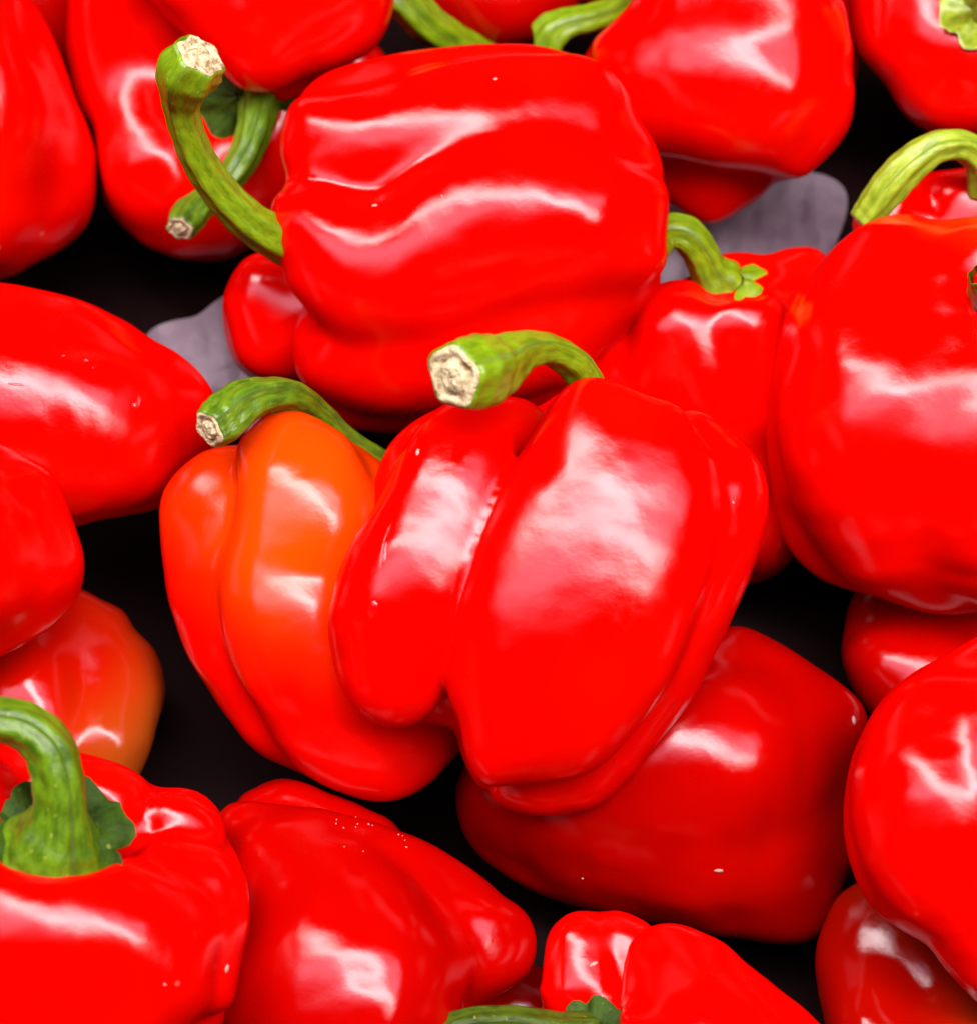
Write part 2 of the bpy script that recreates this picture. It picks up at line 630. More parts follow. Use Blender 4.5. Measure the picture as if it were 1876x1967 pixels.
def make_calyx(rec, st, sc, c, axis, r, lobes=6, depth=0.35, mat=None, seed=5, inner=0.3, rag=0.18, lift=0.0):
    fr = rec['frame']
    c = np.array(seat(fr, [c])[0], float) * [1, -1, 1]
    ax = np.array(axis, float) * [1, -1, 1]; ax /= np.linalg.norm(ax)
    t = np.array([0.3, 1, 0.2]); X = np.cross(ax, t); X /= np.linalg.norm(X); Y = np.cross(ax, X)
    rs = np.random.RandomState(seed)
    m, nr = 84, 10
    a = np.arange(m) / m * 2 * math.pi
    ph = rs.uniform(0, 6)
    lob = 1 + rag * np.abs(np.cos(lobes / 2 * a + ph)) ** 0.7 + 0.05 * np.sin(9 * a + ph) + rs.uniform(-0.03, 0.03, m)
    V = []
    for side in (1, -1):
        for q in range(nr + 1):
            s = inner + (1 - inner) * q / nr
            rr = r * s * (1 + (lob - 1) * s ** 2)
            hgt = depth * r * (1 - s) ** 1.5 - lift * r * s ** 4 * (-1) + 0.05 * r * s * np.cos(lobes * a + ph * 2) + 0.03 * r * np.sin(7 * a + 5 * s)
            off = 0.045 * r * (1 - (q / nr) ** 3) * side
            V.append(c + rr[:, None] * (np.cos(a)[:, None] * X + np.sin(a)[:, None] * Y) + (hgt + off)[:, None] * ax)
    V = np.vstack(V)
    F = []
    B = (nr + 1) * m
    for q in range(nr):
        for j in range(m):
            j2 = (j + 1) % m
            F.append((q * m + j, (q + 1) * m + j, (q + 1) * m + j2, q * m + j2))
            F.append((B + q * m + j, B + q * m + j2, B + (q + 1) * m + j2, B + (q + 1) * m + j))
    for j in range(m):
        j2 = (j + 1) % m
        F.append((nr * m + j, B + nr * m + j, B + nr * m + j2, nr * m + j2))
        F.append((j, j2, B + j2, B + j))
    uvs = [(j / m, q / nr) for s in (0, 1) for q in range(nr + 1) for j in range(m)]
    W = fr.world(V * [1, -1, 1])
    ctr = W.mean(0)
    me = mesh("calyx", W - ctr, F)
    uvl = me.uv_layers.new(name="UVMap")
    for lp in me.loops:
        uvl.data[lp.index].uv = uvs[lp.vertex_index]
    link("calyx", me, st, mat or CALYX, Vector(ctr) - sc)


# ================================================================== THE SETTING
# tray floor
TABLE_Z = 0.011


def floor():
    n = 60
    xs = np.linspace(-0.6, 0.6, n)
    V = [(x, y, TABLE_Z) for y in xs for x in xs]
    F = [(j * n + i, j * n + i + 1, (j + 1) * n + i + 1, (j + 1) * n + i) for j in range(n - 1) for i in range(n - 1)]
    m, nn, l, bs = nt("black_plastic")
    tc = nn.new('ShaderNodeTexCoord')
    f = noise(nn, l, tc.outputs['Object'], 60, 4)
    l.new(mixc(nn, l, f, (0.004, 0.001, 0.001), (0.007, 0.002, 0.0018)), bs.inputs['Base Color'])
    bs.inputs['Roughness'].default_value = 0.6
    bs.inputs['Specular IOR Level'].default_value = 0.02
    o = link("tray_floor", mesh("tray_floor", V, F), None, m)
    tag(o, kind='structure')


floor()

GLASS, n_, l_, bs = nt("water")
bs.inputs['Base Color'].default_value = (1, 1, 1, 1)
bs.inputs['Roughness'].default_value = 0.02
bs.inputs['IOR'].default_value = 1.33
bs.inputs['Transmission Weight'].default_value = 1.0
DUST, n_, l_, bs = nt("pale_dust")
bs.inputs['Base Color'].default_value = (0.36, 0.22, 0.18, 1)
bs.inputs['Roughness'].default_value = 0.8


def marks(rec, items, name, mat, kind=None, seed=0):
    """small raised marks lying on a body: (u, v, half width, half length, angle, height)"""
    bvh = BVHTree.FromPolygons([Vector(w) for w in rec['W']], [tuple(int(i) for i in q) for q in rec['Q']])
    rs = np.random.RandomState(seed)
    allv, allf = [], []
    for (u, v, a, b, ang, hgt) in items:
        d = M3 @ Vector(((u - 938) / FU, (983.5 - v) / FU, -1)); d.normalize()
        loc, nor, i, dist = bvh.ray_cast(CAM, d)
        if loc is None:
            continue
        if nor.dot(d) > 0:
            nor = -nor
        sc = dist / FU
        X = (M3 @ Vector((math.cos(ang), -math.sin(ang), 0)))
        X = (X - nor * X.dot(nor)).normalized(); Y = nor.cross(X)
        vs, fs = [], []
        nr, m = 4, 14
        wob = 1 + rs.uniform(-0.14, 0.14, m)
        for q in range(nr + 1):
            t = 1 - q / nr
            for j in range(m):
                th = j / m * 2 * math.pi
                x, y = a * t * wob[j] * math.cos(th), b * t * wob[j] * math.sin(th)
                p = loc + (X * x + Y * y) * sc
                hit, n2, _, _ = bvh.find_nearest(p)
                if n2.dot(nor) < 0:
                    n2 = -n2
                vs.append(hit + n2 * sc * (hgt * (1 - t ** 2.5) + (0.25 if q else -0.6)))
        for q in range(nr):
            for j in range(m):
                fs.append((q * m + j, q * m + (j + 1) % m, (q + 1) * m + (j + 1) % m, (q + 1) * m + j))
        if kind:
            k0 = len(allv); allv += vs; allf += [tuple(x + k0 for x in f) for f in fs]
        else:
            c = sum(vs, Vector()) / len(vs)
            link(name, mesh(name, [x - c for x in vs], fs), rec['root'], mat, c - rec['base'])
    if kind and allv:
        c = sum(allv, Vector()) / len(allv)
        o = link(name, mesh(name, [x - c for x in allv], allf), rec['root'], mat, c - rec['base'])
        o['kind'] = kind




def paper(u, v, d, wu, wv, seed, label, rot=0.0):
    fr = Frame(u, v, d - TILT * (983.5 - v))
    n = 110
    g = np.linspace(-1, 1, n)
    X, Y = np.meshgrid(g, g)
    X, Y = X.ravel(), Y.ravel()
    P = np.stack([X * wu, Y * wv], 1)
    th = np.arctan2(P[:, 1], P[:, 0]); rn = np.maximum(abs(X), abs(Y))
    P *= (1 + (0.10 * np.sin(3 * th + seed) + 0.04 * np.sin(5 * th)) * rn ** 3 - 0.16 * (np.minimum(abs(X), abs(Y)) ** 3))[:, None]
    ca, sa = math.cos(rot), math.sin(rot)
    P = np.stack([P[:, 0] * ca - P[:, 1] * sa, P[:, 0] * sa + P[:, 1] * ca], 1)
    rs = np.random.RandomState(seed)
    hgt = np.zeros(len(X))
    for i in range(9):                      # fans of creases
        ang = rs.uniform(0, 3.14); sc = rs.uniform(25, 110)
        t = (P @ [math.cos(ang), math.sin(ang)]) / sc + rs.uniform(0, 9)
        hgt += (np.abs((t % 2) - 1) - 0.5) * sc * 0.13
    V = np.stack([P[:, 0] + u, P[:, 1] + v, hgt - 40 * (X ** 2) - 30 * Y ** 2], 1)
    V[:, 2] -= TILT * (v - V[:, 1]) * 1.0
    F = [(j * n + i, j * n + i + 1, (j + 1) * n + i + 1, (j + 1) * n + i) for j in range(n - 1) for i in range(n - 1)]
    W = fr.world(V)
    ctr = W.mean(0)
    o = link("paper_liner", mesh("paper_liner", W - ctr, F), None, PAPER, Vector(ctr))
    tag(o, label, 'paper liner', 'grey paper liner sheets')
    sm = o.modifiers.new("thickness", 'SOLIDIFY'); sm.thickness = 0.0004
    return o


m, n_, l_, bs = nt("grey_paper")
tc = n_.new('ShaderNodeTexCoord')
f_ = noise(n_, l_, tc.outputs['Object'], 160, 5)
l_.new(mixc(n_, l_, f_, (0.10, 0.072, 0.088), (0.19, 0.145, 0.17)), bs.inputs['Base Color'])
bs.inputs['Roughness'].default_value = 0.7
PAPER = m
paper(1415, 485, -340, 190, 165, 4, "crumpled grey paper in the gap left of the long pale stem", 0.2)
paper(425, 700, -330, 105, 120, 9, "crumpled grey paper in the gap beside the long left pepper", -0.5)

ORANGE = pepper_mat("orange_ripening_skin", (0.60, 0.0008, 0.0), (0.58, 0.042, 0.0005), grad=((-0.004, 0.014, 0.022), 0.75, 25.0), scale=20, lo=0.25, hi=0.95)
WARM9 = pepper_mat("red_skin_with_orange_patch", (0.62, 0.0006, 0.0), (0.62, 0.05, 0.001), grad=((16, 13, 0), -0.55), scale=20, lo=0.35, hi=1.1)
RUST = pepper_mat("rusty_orange_red_skin", (0.36, 0.002, 0.0), (0.24, 0.04, 0.003), grad=((14, -2, 0), -0.1), scale=14, lo=0.35, hi=0.85, rough=0.2)
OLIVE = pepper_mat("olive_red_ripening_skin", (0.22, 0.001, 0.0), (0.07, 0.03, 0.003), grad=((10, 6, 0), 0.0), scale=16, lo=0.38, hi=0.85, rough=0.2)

# ---- P1 big pepper lying on its side at the top of the heap
pepper("big four lobed red pepper lying sideways across the top centre, stem pointing left", 905, 450, 130,
       [[(645, 305, 10, 115), (740, 305, 15, 135), (860, 285, 12, 155), (980, 270, 16, 160), (1090, 268, 20, 150), (1155, 298, 18, 120)],
        [(605, 450, 85, 100), (700, 505, 102, 135), (800, 515, 108, 160), (930, 455, 112, 178), (1060, 425, 112, 172), (1170, 440, 108, 125)],
        [(660, 650, -20, 100), (740, 660, 10, 140), (880, 640, 25, 175), (1040, 580, 30, 165), (1150, 530, 10, 120)],
        [(700, 735, -110, 105), (850, 740, -100, 120), (1000, 700, -90, 120)],
        [(1160, 580, -80, 120), (1180, 640, -100, 90)]],
       outline=[(938, 82), (870, 83), (800, 92), (690, 112), (620, 138), (580, 170), (556, 215), (543, 260), (540, 300), (553, 345),
                (530, 380), (522, 425), (537, 485), (557, 550), (568, 590), (560, 650), (565, 710), (575, 760), (597, 795), (640, 822),
                (690, 838), (760, 840), (850, 835), (950, 815), (1050, 790), (1163, 733), (1218, 690), (1248, 640), (1266, 600), (1277, 540),
                (1273, 470), (1274, 375), (1272, 325), (1255, 280), (1225, 235), (1208, 195), (1178, 150), (1128, 115), (1068, 97), (1008, 84)],
       k=16, seed=11, h=9, core=(-120, 0.55), wob=0.8,
       stem=[dict(path=[(384, 108, 362, 52), (361, 140, 335, 61), (348, 195, 290, 37), (357, 245, 255, 32), (383, 308, 215, 33), (424, 368, 175, 35), (478, 423, 135, 38), (535, 458, 90, 42), (610, 490, 20, 50)],
                  seed=4)])

# ---- P2 the front pepper
pepper("large glossy red pepper at the centre, deeply grooved, thick cut stem arching over its top", 1060, 1150, 260,
       [[(985, 830, -30, 68), (930, 835, 10, 78), (900, 870, 35, 95), (875, 940, 50, 115), (835, 1040, 60, 130), (785, 1150, 75, 135), (755, 1270, 50, 118)],
        dict(sq=0.62, p=[(1155, 865, 82, 120), (1180, 930, 96, 180), (1160, 1030, 104, 215), (1122, 1140, 118, 232), (1088, 1225, 122, 226), (1062, 1295, 106, 194), (1032, 1368, 76, 120)]),
        [(1240, 900, 74, 100), (1170, 920, 88, 108), (1128, 1000, 116, 110), (1076, 1105, 138, 110), (1022, 1200, 136, 104), (995, 1270, 100, 98)],
        [(1335, 890, -20, 100), (1355, 970, 5, 115), (1340, 1090, 0, 125), (1275, 1240, -25, 132), (1160, 1405, -65, 118), (1050, 1465, -85, 102)],
        [(900, 1000, -100, 160), (950, 1250, -120, 180)],
        [(1150, 1000, -80, 190), (1150, 1200, -110, 190)]],
       outline=[(1030, 773), (1060, 752), (1100, 733), (1150, 732), (1210, 752), (1255, 770), (1310, 775), (1360, 795), (1410, 830), (1455, 880), (1473, 930),
                (1475, 985), (1463, 1040), (1440, 1105), (1418, 1165), (1383, 1240), (1335, 1335), (1285, 1400), (1238, 1461), (1200, 1510),
                (1150, 1550), (1100, 1567), (1040, 1573), (985, 1565), (930, 1535), (897, 1495), (883, 1455), (868, 1405), (830, 1397), (780, 1397), (730, 1387),
                (690, 1362), (660, 1320), (643, 1265), (637, 1200), (642, 1120), (655, 1050), (678, 985), (700, 935), (722, 875), (745, 835), (790, 795), (850, 768), (910, 756), (965, 757), (1005, 765)],
       k=7, seed=21, h=8, core=(-160, 0.5), wob=0.8,
       stem=[dict(path=[(874, 722, 300, 66), (912, 714, 258, 72), (952, 700, 215, 60), (1000, 675, 170, 40), (1050, 671, 120, 31), (1095, 693, 65, 32), (1122, 735, 10, 35), (1128, 800, -50, 48)], seed=8, cutmat=None, ribs=5, rib=0.07)])

# ---- P3 orange pepper
pepper("orange and red pepper left of the centre, cut stem bent over to the left", 570, 1150, 60,
       [[(405, 940, -70, 75), (385, 1010, -75, 80), (390, 1110, -65, 85), (445, 1240, -40, 90), (520, 1380, -40, 85)],
        dict(sq=0.7, p=[(550, 875, 45, 95), (592, 960, 90, 138), (590, 1050, 96, 145), (566, 1120, 90, 140), (575, 1200, 106, 150), (615, 1270, 100, 158), (680, 1350, 60, 160), (740, 1410, 35, 130)]),
        [(680, 950, -10, 110), (760, 1080, -20, 150), (830, 1300, -30, 130)],
        [(520, 1100, -80, 180), (620, 1300, -80, 160)]],
       outline=[(470, 842), (510, 800), (540, 787), (580, 795), (630, 820), (680, 850), (740, 890), (820, 960), (880, 1060), (915, 1200), (915, 1330), (895, 1430), (850, 1486), (800, 1521),
                (750, 1536), (700, 1535), (650, 1522), (600, 1500), (560, 1480), (510, 1456), (475, 1428), (435, 1376), (400, 1325), (370, 1280), (345, 1225), (325, 1165), (313, 1110),
                (308, 1050), (306, 990), (320, 935), (350, 890), (390, 860), (430, 852)],
       k=10, seed=31, h=9, mat=ORANGE,
       stem=[dict(path=[(403, 824, 150, 38), (430, 806, 128, 46), (472, 772, 108, 41), (517, 758, 85, 33), (562, 760, 50, 30), (612, 797, -20, 27), (660, 845, -60, 27), (720, 900, -100, 40)], seed=12, mat=STEM_DEEP, ribs=5)])

# ---- P4 upper left middle
pepper("smooth red pepper cut off by the top edge, left of centre above the crossed stems", 530, -20, 190,
       [[(400, -60, 0, 150), (420, 0, 30, 110), (500, 60, 40, 110)], [(600, -80, 10, 190), (620, 0, 20, 140)], [(500, -150, -60, 200)]],
       outline=[(285, 0), (325, 40), (365, 78), (400, 108), (435, 142), (470, 172), (500, 186), (530, 193), (560, 190), (590, 172), (620, 152), (665, 122), (712, 92), (735, 62), (750, 25), (754, -30), (740, -120), (680, -230), (560, -290), (400, -270), (280, -170), (255, -80), (265, -30)],
       k=14, seed=41)

# ---- P5 far left top
pepper("tall red pepper along the left edge at the top, one long shallow groove down it", -10, 270, 0,
       [[(-60, 30, 0, 130), (-50, 200, 20, 165), (-50, 380, 10, 140)], [(70, 60, -30, 60), (105, 220, -30, 70), (110, 360, -30, 68), (60, 430, -40, 80)], [(-120, 250, -30, 180)]],
       outline=[(65, -10), (100, 60), (125, 125), (150, 200), (172, 260), (180, 310), (175, 390), (155, 445), (110, 485), (55, 512), (0, 540), (-80, 540), (-200, 480), (-270, 330), (-280, 150), (-220, 0), (-100, -90), (10, -80)],
       k=26, seed=51)

# ---- P6 behind the crossed stems
pepper("narrow waisted red pepper behind the two crossed stems at upper left", 330, 270, -120,
       [[(230, -40, 0, 100), (225, 70, -25, 90), (262, 180, -20, 95), (305, 320, 45, 108), (340, 400, 20, 100)], [(480, 120, -30, 120), (510, 270, -10, 130), (450, 380, -20, 110)], [(380, 220, -80, 150)], [(330, 60, -60, 130)]],
       outline=[(145, -60), (138, 0), (132, 60), (134, 120), (152, 200), (183, 255), (183, 320), (192, 375), (220, 425), (270, 470), (330, 495), (380, 500), (430, 497), (480, 475), (560, 440), (640, 370), (660, 250), (620, 120), (540, 20), (420, -60), (330, -120), (230, -140)],
       cuts=[(440, 190, 120, 75)], k=14, seed=61,
       stem=[dict(path=[(346, 438, 262, 28), (362, 416, 232, 33), (392, 388, 212, 27), (430, 355, 196, 27), (463, 310, 175, 30), (486, 255, 145, 33), (498, 195, 100, 40), (500, 150, 60, 50)], seed=17, mat=STEM_DEEP, cutscale=1.6),
             ],
       )
T6 = THINGS[-1]
make_calyx(T6, [c for c in T6['root'].children if c.name.startswith('stem')][0], Vector(T6['base']) + Vector([c for c in T6['root'].children if c.name.startswith('stem')][0].location),
           (462, 178, 88), (-0.15, 0.2, 1), 82, lobes=6, depth=0.3, seed=8, rag=0.3, inner=0.05)

# ---- P7 upper right big
pepper("big smooth red pepper at upper right, bottom end folded under over the grey paper", 1400, 170, 55,
       [[(1260, 60, 20, 120), (1340, 20, 50, 140), (1430, 20, 55, 145), (1520, 80, 30, 115)], [(1300, 150, 30, 155), (1420, 160, 62, 165), (1520, 210, 30, 125)],
        [(1330, 320, -130, 100), (1390, 330, -135, 92)]],
       outline=[(1220, -10), (1160, 60), (1115, 115), (1130, 220), (1200, 340), (1308, 415), (1333, 427), (1363, 439), (1390, 431), (1428, 410), (1468, 380), (1492, 350), (1528, 345), (1563, 320), (1608, 275), (1633, 230), (1640, 165), (1637, 115), (1622, 45), (1600, -20), (1540, -130), (1420, -190), (1290, -150)],
       k=14, seed=71, h=10, core=(-100, 0.55), wob=0.8)

# ---- P26 sliver behind P7
pepper("dark sliver of a red pepper tucked behind the big upper right pepper", 1570, 60, -140,
       [[(1570, 0, 0, 85), (1580, 120, 0, 80)]], k=10, seed=73, mat=RED_SHADED, h=12)

# ---- P8 top right corner
pepper("ribbed red pepper in the top right corner showing the green calyx at its top", 1870, 60, 0,
       [[(1730, -40, 0, 95), (1740, 60, 10, 92), (1790, 160, 0, 90)], [(1830, 90, 30, 90), (1860, 150, 10, 110)], [(1950, -60, 0, 140), (1980, 100, 0, 130)], [(1850, -80, -20, 110)]],
       outline=[(1632, -60), (1633, 0), (1636, 45), (1650, 90), (1680, 128), (1708, 160), (1733, 205), (1762, 235), (1805, 258), (1876, 265), (1980, 250), (2080, 160), (2110, 20), (2060, -120), (1920, -200), (1760, -190), (1660, -130)],
       cuts=[(1890, 0, 170, 70)], k=12, seed=81,
       stem=[dict(path=[(1960, -60, 240, 36), (1925, -35, 200, 36), (1905, -5, 130, 45), (1895, 10, 70, 60)], seed=22, mat=STEM_PALE,
                  calyx=dict(c=(1895, 2, 112), axis=(0.1, 0.0, 1), r=82, depth=0.2, mat=STEM_PALE, rag=0.12))])

# ---- P12 left
pepper("long smooth red pepper lying at the left, its round end towards the middle", 100, 780, 110,
       [[(-120, 780, 0, 200), (60, 805, 30, 200), (200, 815, 20, 165), (320, 800, -20, 95)], [(-60, 660, -40, 110), (120, 700, -20, 130)]],
       outline=[(-150, 560), (-60, 540), (0, 543), (75, 555), (150, 575), (225, 610), (295, 650), (350, 682), (390, 725), (412, 765), (415, 830), (385, 900), (340, 955), (300, 980), (250, 990), (200, 1000), (145, 1015), (40, 1020), (-100, 1000), (-230, 920), (-300, 780), (-250, 640)],
       k=25, seed=91, h=10, zs=0.72)

# ---- P13 left middle
pepper("red pepper at the left edge, overlapping the long left pepper from below", 0, 1040, 200,
       [[(-130, 950, 0, 120), (-90, 1050, 20, 160), (10, 1100, -20, 105)], [(40, 960, -10, 80), (80, 1070, -20, 80)], [(-100, 1100, -20, 150)]],
       outline=[(-120, 830), (-60, 828), (0, 848), (55, 880), (100, 910), (122, 955), (140, 1000), (158, 1070), (160, 1115), (145, 1158), (110, 1195), (65, 1228), (10, 1260), (-60, 1280), (-160, 1240), (-230, 1120), (-230, 960), (-190, 870)],
       k=14, seed=101)

# ---- P14 dark below
pepper("shaded rusty orange red pepper with small bumps, behind the tall stem at lower left", 150, 1310, -150,
       [[(110, 1210, -60, 75), (60, 1320, 0, 110), (80, 1430, 40, 100)], [(200, 1250, -60, 80), (225, 1330, -20, 85), (210, 1430, 30, 95)], [(212, 1190, -90, 32)], [(0, 1250, -40, 110)]],
       outline=[(165, 1133), (195, 1150), (215, 1158), (240, 1175), (258, 1208), (295, 1248), (314, 1290), (315, 1341), (300, 1396), (280, 1460), (240, 1520), (140, 1560), (20, 1540), (-100, 1450), (-130, 1320), (-90, 1190), (20, 1120), (100, 1110)],
       k=8, seed=111, mat=RUST)

# ---- P15 bottom-left
pepper("red pepper in the bottom left corner, tall thick green stem standing in its hollow", 170, 1760, 220,
       [[(-60, 1760, 40, 150), (60, 1790, 90, 170), (190, 1800, 90, 165), (270, 1830, 60, 165)],
        [(330, 1700, 20, 95), (385, 1720, 10, 90), (385, 1850, 0, 100)],
        [(335, 1585, -50, 66), (365, 1600, -60, 68)],
        [(190, 1540, -60, 95), (100, 1530, -80, 100)],
        [(-60, 1560, -40, 110), (-130, 1680, 0, 120)],
        [(120, 1900, -20, 260)]],
       outline=[(-60, 1440), (40, 1430), (110, 1436), (160, 1446), (225, 1466), (270, 1492), (300, 1513), (345, 1508), (395, 1524), (425, 1556), (435, 1601), (462, 1641), (475, 1691), (478, 1766), (465, 1836), (450, 1911), (430, 1985), (350, 2120), (200, 2180), (0, 2170), (-160, 2060), (-250, 1860), (-260, 1650), (-180, 1500)],
       cuts=[(105, 1600, 120, 118), (160, 1575, 110, 70)], k=7, kc=40, core=(-120, 0.5), wob=0.6, seed=121, h=9,
       stem=[dict(path=[(-60, 1385, 250, 45), (-10, 1382, 245, 42), (45, 1395, 235, 46), (92, 1435, 225, 50), (112, 1500, 205, 52), (115, 1560, 175, 58), (108, 1605, 140, 86), (102, 1632, 112, 106)],
                  seed=31, ribs=6, rib=0.06, mat=STEM_DEEP, calyx=dict(c=(118, 1622, 92), axis=(0.02, -0.6, 1), r=112, depth=0.3, rag=0.2, lift=0.3))])

# ---- P16 bottom middle-left
pepper("dull red pepper at the bottom, left of centre, dented highlight near its lower end", 680, 1780, 20,
       [[(560, 1700, -40, 140), (640, 1790, 5, 180), (680, 1900, 55, 205), (700, 2000, 65, 190)], [(820, 1760, -40, 95), (800, 1900, 20, 120)], [(900, 1780, -70, 110), (910, 1850, -70, 105)], [(560, 1880, 0, 160)]],
       outline=[(425, 1549), (500, 1546), (560, 1548), (625, 1556), (725, 1580), (825, 1618), (890, 1655), (938, 1691), (975, 1726), (1013, 1755), (1033, 1796), (1027, 1841), (1003, 1876), (950, 1915), (900, 1950), (850, 2020), (720, 2110), (560, 2120), (440, 2060), (390, 1940), (380, 1800), (385, 1650)],
       k=10, seed=131, mat=RED_SHADED, dents=[(700, 1862, 34, 4)], h=9)

# ---- P16b
pepper("small dark red hump of a pepper in shadow just under the orange pepper", 570, 1600, -70,
       [[(520, 1590, 0, 85), (600, 1600, 0, 95), (700, 1630, -10, 85)]], k=10, seed=133, mat=RED_SHADED,
       outline=[(435, 1600), (450, 1545), (485, 1512), (525, 1497), (565, 1498), (600, 1510), (640, 1530), (710, 1556), (770, 1600), (780, 1680), (700, 1720), (560, 1730), (460, 1680)], h=12)

# ---- P17 lower right big shaded
pepper("wide shaded red pepper lying on its side under the central pepper", 1270, 1520, -140,
       [[(1030, 1510, 10, 130), (1180, 1490, 60, 180), (1340, 1465, 80, 190), (1450, 1470, 40, 160)],
        [(1150, 1600, 0, 120), (1320, 1610, 10, 150), (1450, 1620, 0, 140)], [(1400, 1330, -20, 130), (1520, 1380, -30, 110)], [(1480, 1720, -60, 90), (1530, 1720, -70, 80)], [(1580, 1450, -70, 70), (1560, 1600, -60, 80)]],
       outline=[(1300, 1230), (1418, 1200), (1488, 1225), (1538, 1255), (1600, 1300), (1638, 1331), (1666, 1370), (1665, 1440), (1650, 1540), (1648, 1640), (1620, 1695), (1605, 1750), (1568, 1797), (1528, 1811), (1478, 1811), (1413, 1801), (1368, 1795), (1313, 1783), (1238, 1772), (1163, 1756), (1088, 1739), (1013, 1709), (938, 1665), (893, 1615), (874, 1561), (880, 1500), (930, 1420), (1050, 1330), (1180, 1270)],
       k=30, seed=141, mat=RED_SHADED, h=9)

# ---- P18 right bottom
pepper("bright round red pepper at the right edge, lower down, ring shaped highlight", 1850, 1580, 230,
       [[(1800, 1420, 10, 130), (1800, 1550, 40, 160), (1830, 1680, 20, 150), (1900, 1800, -20, 120)], [(1960, 1450, 20, 170), (1980, 1620, 20, 180)], [(1740, 1600, -50, 95), (1790, 1720, -60, 95)]],
       outline=[(1960, 1200), (1876, 1225), (1800, 1268), (1738, 1306), (1688, 1361), (1653, 1421), (1631, 1473), (1620, 1545), (1621, 1601), (1638, 1676), (1668, 1736), (1718, 1781), (1778, 1818), (1808, 1861), (1838, 1896), (1876, 1931), (1960, 1960), (2080, 1900), (2160, 1700), (2160, 1450), (2080, 1260)],
       k=14, seed=151, h=10)

# ---- P19 bottom right corner dark
pepper("dark olive tinged red pepper in the bottom right corner, in shade", 1740, 1900, -110,
       [[(1680, 1850, -60, 95), (1690, 2000, 20, 120)], [(1820, 1850, -80, 110), (1850, 2010, 20, 130)], [(1760, 2100, 40, 160)]],
       outline=[(1640, 1700), (1610, 1726), (1588, 1776), (1571, 1826), (1571, 1901), (1583, 1967), (1600, 2120), (1700, 2260), (1880, 2260), (2000, 2100), (2010, 1860), (1940, 1740), (1820, 1680), (1720, 1670)],
       k=10, seed=161, mat=OLIVE)

# ---- P20 bottom centre
pepper("bright red wedge shaped pepper end at the bottom edge, right of centre", 1330, 1930, 90,
       [[(1285, 1860, -90, 80), (1350, 1970, -20, 130), (1440, 2080, 30, 140)], [(1270, 2040, 20, 120)]],
       outline=[(1193, 1967), (1195, 1901), (1203, 1841), (1218, 1803), (1250, 1780), (1290, 1776), (1340, 1788), (1388, 1811), (1438, 1851), (1498, 1901), (1568, 1958), (1640, 2060), (1640, 2200), (1480, 2300), (1300, 2260), (1205, 2100)],
       k=14, seed=171)

# ---- P21 bottom, orange lobe with green stem
pepper("small two lobed orange red pepper at the bottom edge with a dark green calyx", 1170, 1880, -60,
       [[(1115, 1820, 0, 68), (1120, 1900, 10, 80)], [(1200, 1810, -20, 65), (1220, 1900, -20, 80)], [(1180, 1990, -20, 120)]],
       outline=[(1053, 1800), (1078, 1766), (1113, 1749), (1150, 1752), (1175, 1748), (1215, 1758), (1260, 1790), (1290, 1880), (1290, 2000), (1240, 2080), (1130, 2090), (1050, 2040), (1040, 1960), (1042, 1870)],
       k=6, seed=181, mat=RED_WARM, h=8, wob=0.5,
       stem=[dict(path=[(800, 2000, 190, 30), (900, 1972, 175, 32), (990, 1970, 160, 34), (1070, 1985, 130, 38), (1130, 1990, 100, 46)], seed=41, mat=STEM_DARK,
                  calyx=dict(c=(1140, 1985, 100), axis=(-0.2, 0.0, 1), r=58, depth=0.3, rag=0.2))])

# ---- P22 dark fill
pepper("dark red pepper deep in the gap between two bottom peppers", 1000, 1960, -300,
       [[(960, 1950, 0, 110), (1040, 1970, 0, 100)]], k=10, seed=191, mat=RED_SHADED, h=14)

# ---- P9 right large
pepper("big round red pepper at the right side with faint orange streaks", 1770, 790, 170,
       [[(1700, 560, -60, 140), (1690, 710, 10, 190), (1700, 840, 42, 205), (1740, 990, -10, 170)], [(1880, 600, -20, 170), (1900, 860, 65, 215), (1920, 980, 20, 190)], [(1590, 700, -60, 110), (1590, 880, -70, 110)], [(2020, 700, -20, 160)],
        [(1800, 1080, -60, 110)]],
       outline=[(1580, 487), (1628, 442), (1673, 415), (1708, 405), (1748, 403), (1800, 415), (1876, 410), (1980, 430), (2100, 520), (2170, 700), (2160, 900), (2090, 1070), (1980, 1170), (1876, 1186), (1800, 1185), (1750, 1172), (1700, 1155), (1600, 1132), (1545, 1102), (1510, 1060), (1488, 1000), (1474, 930), (1468, 850), (1475, 750), (1490, 660), (1505, 600), (1530, 550)],
       cuts=[(1900, 520, 150, 60)], k=20, core=(-110, 0.5), wob=0.7, seed=201, h=10, mat=WARM9,
       stem=[dict(path=[(1880, 528, 250, 22), (1888, 545, 215, 28), (1898, 560, 150, 40)], seed=52, cut=False, mat=STEM_DEEP)])

# ---- P9b behind with the pale stem
pepper("red pepper half hidden above the big right one, long pale green stem leaning left", 1860, 400, 10,
       [[(1720, 400, 0, 75), (1740, 470, 0, 100)], [(1850, 390, 0, 80), (1850, 480, 0, 100)], [(1960, 420, 0, 110)]],
       outline=[(1640, 430), (1650, 395), (1700, 360), (1760, 338), (1830, 325), (1900, 320), (2000, 340), (2060, 430), (2030, 560), (1900, 620), (1760, 600), (1660, 540)],
       k=8, seed=211, h=11,
       stem=[dict(path=[(1652, 424, 165, 25), (1672, 402, 165, 31), (1708, 358, 172, 36), (1748, 316, 175, 35), (1800, 282, 165, 31), (1850, 280, 140, 29), (1880, 310, 105, 28), (1890, 360, 60, 34)], seed=63, mat=STEM_PALE, cutscale=1.2)])

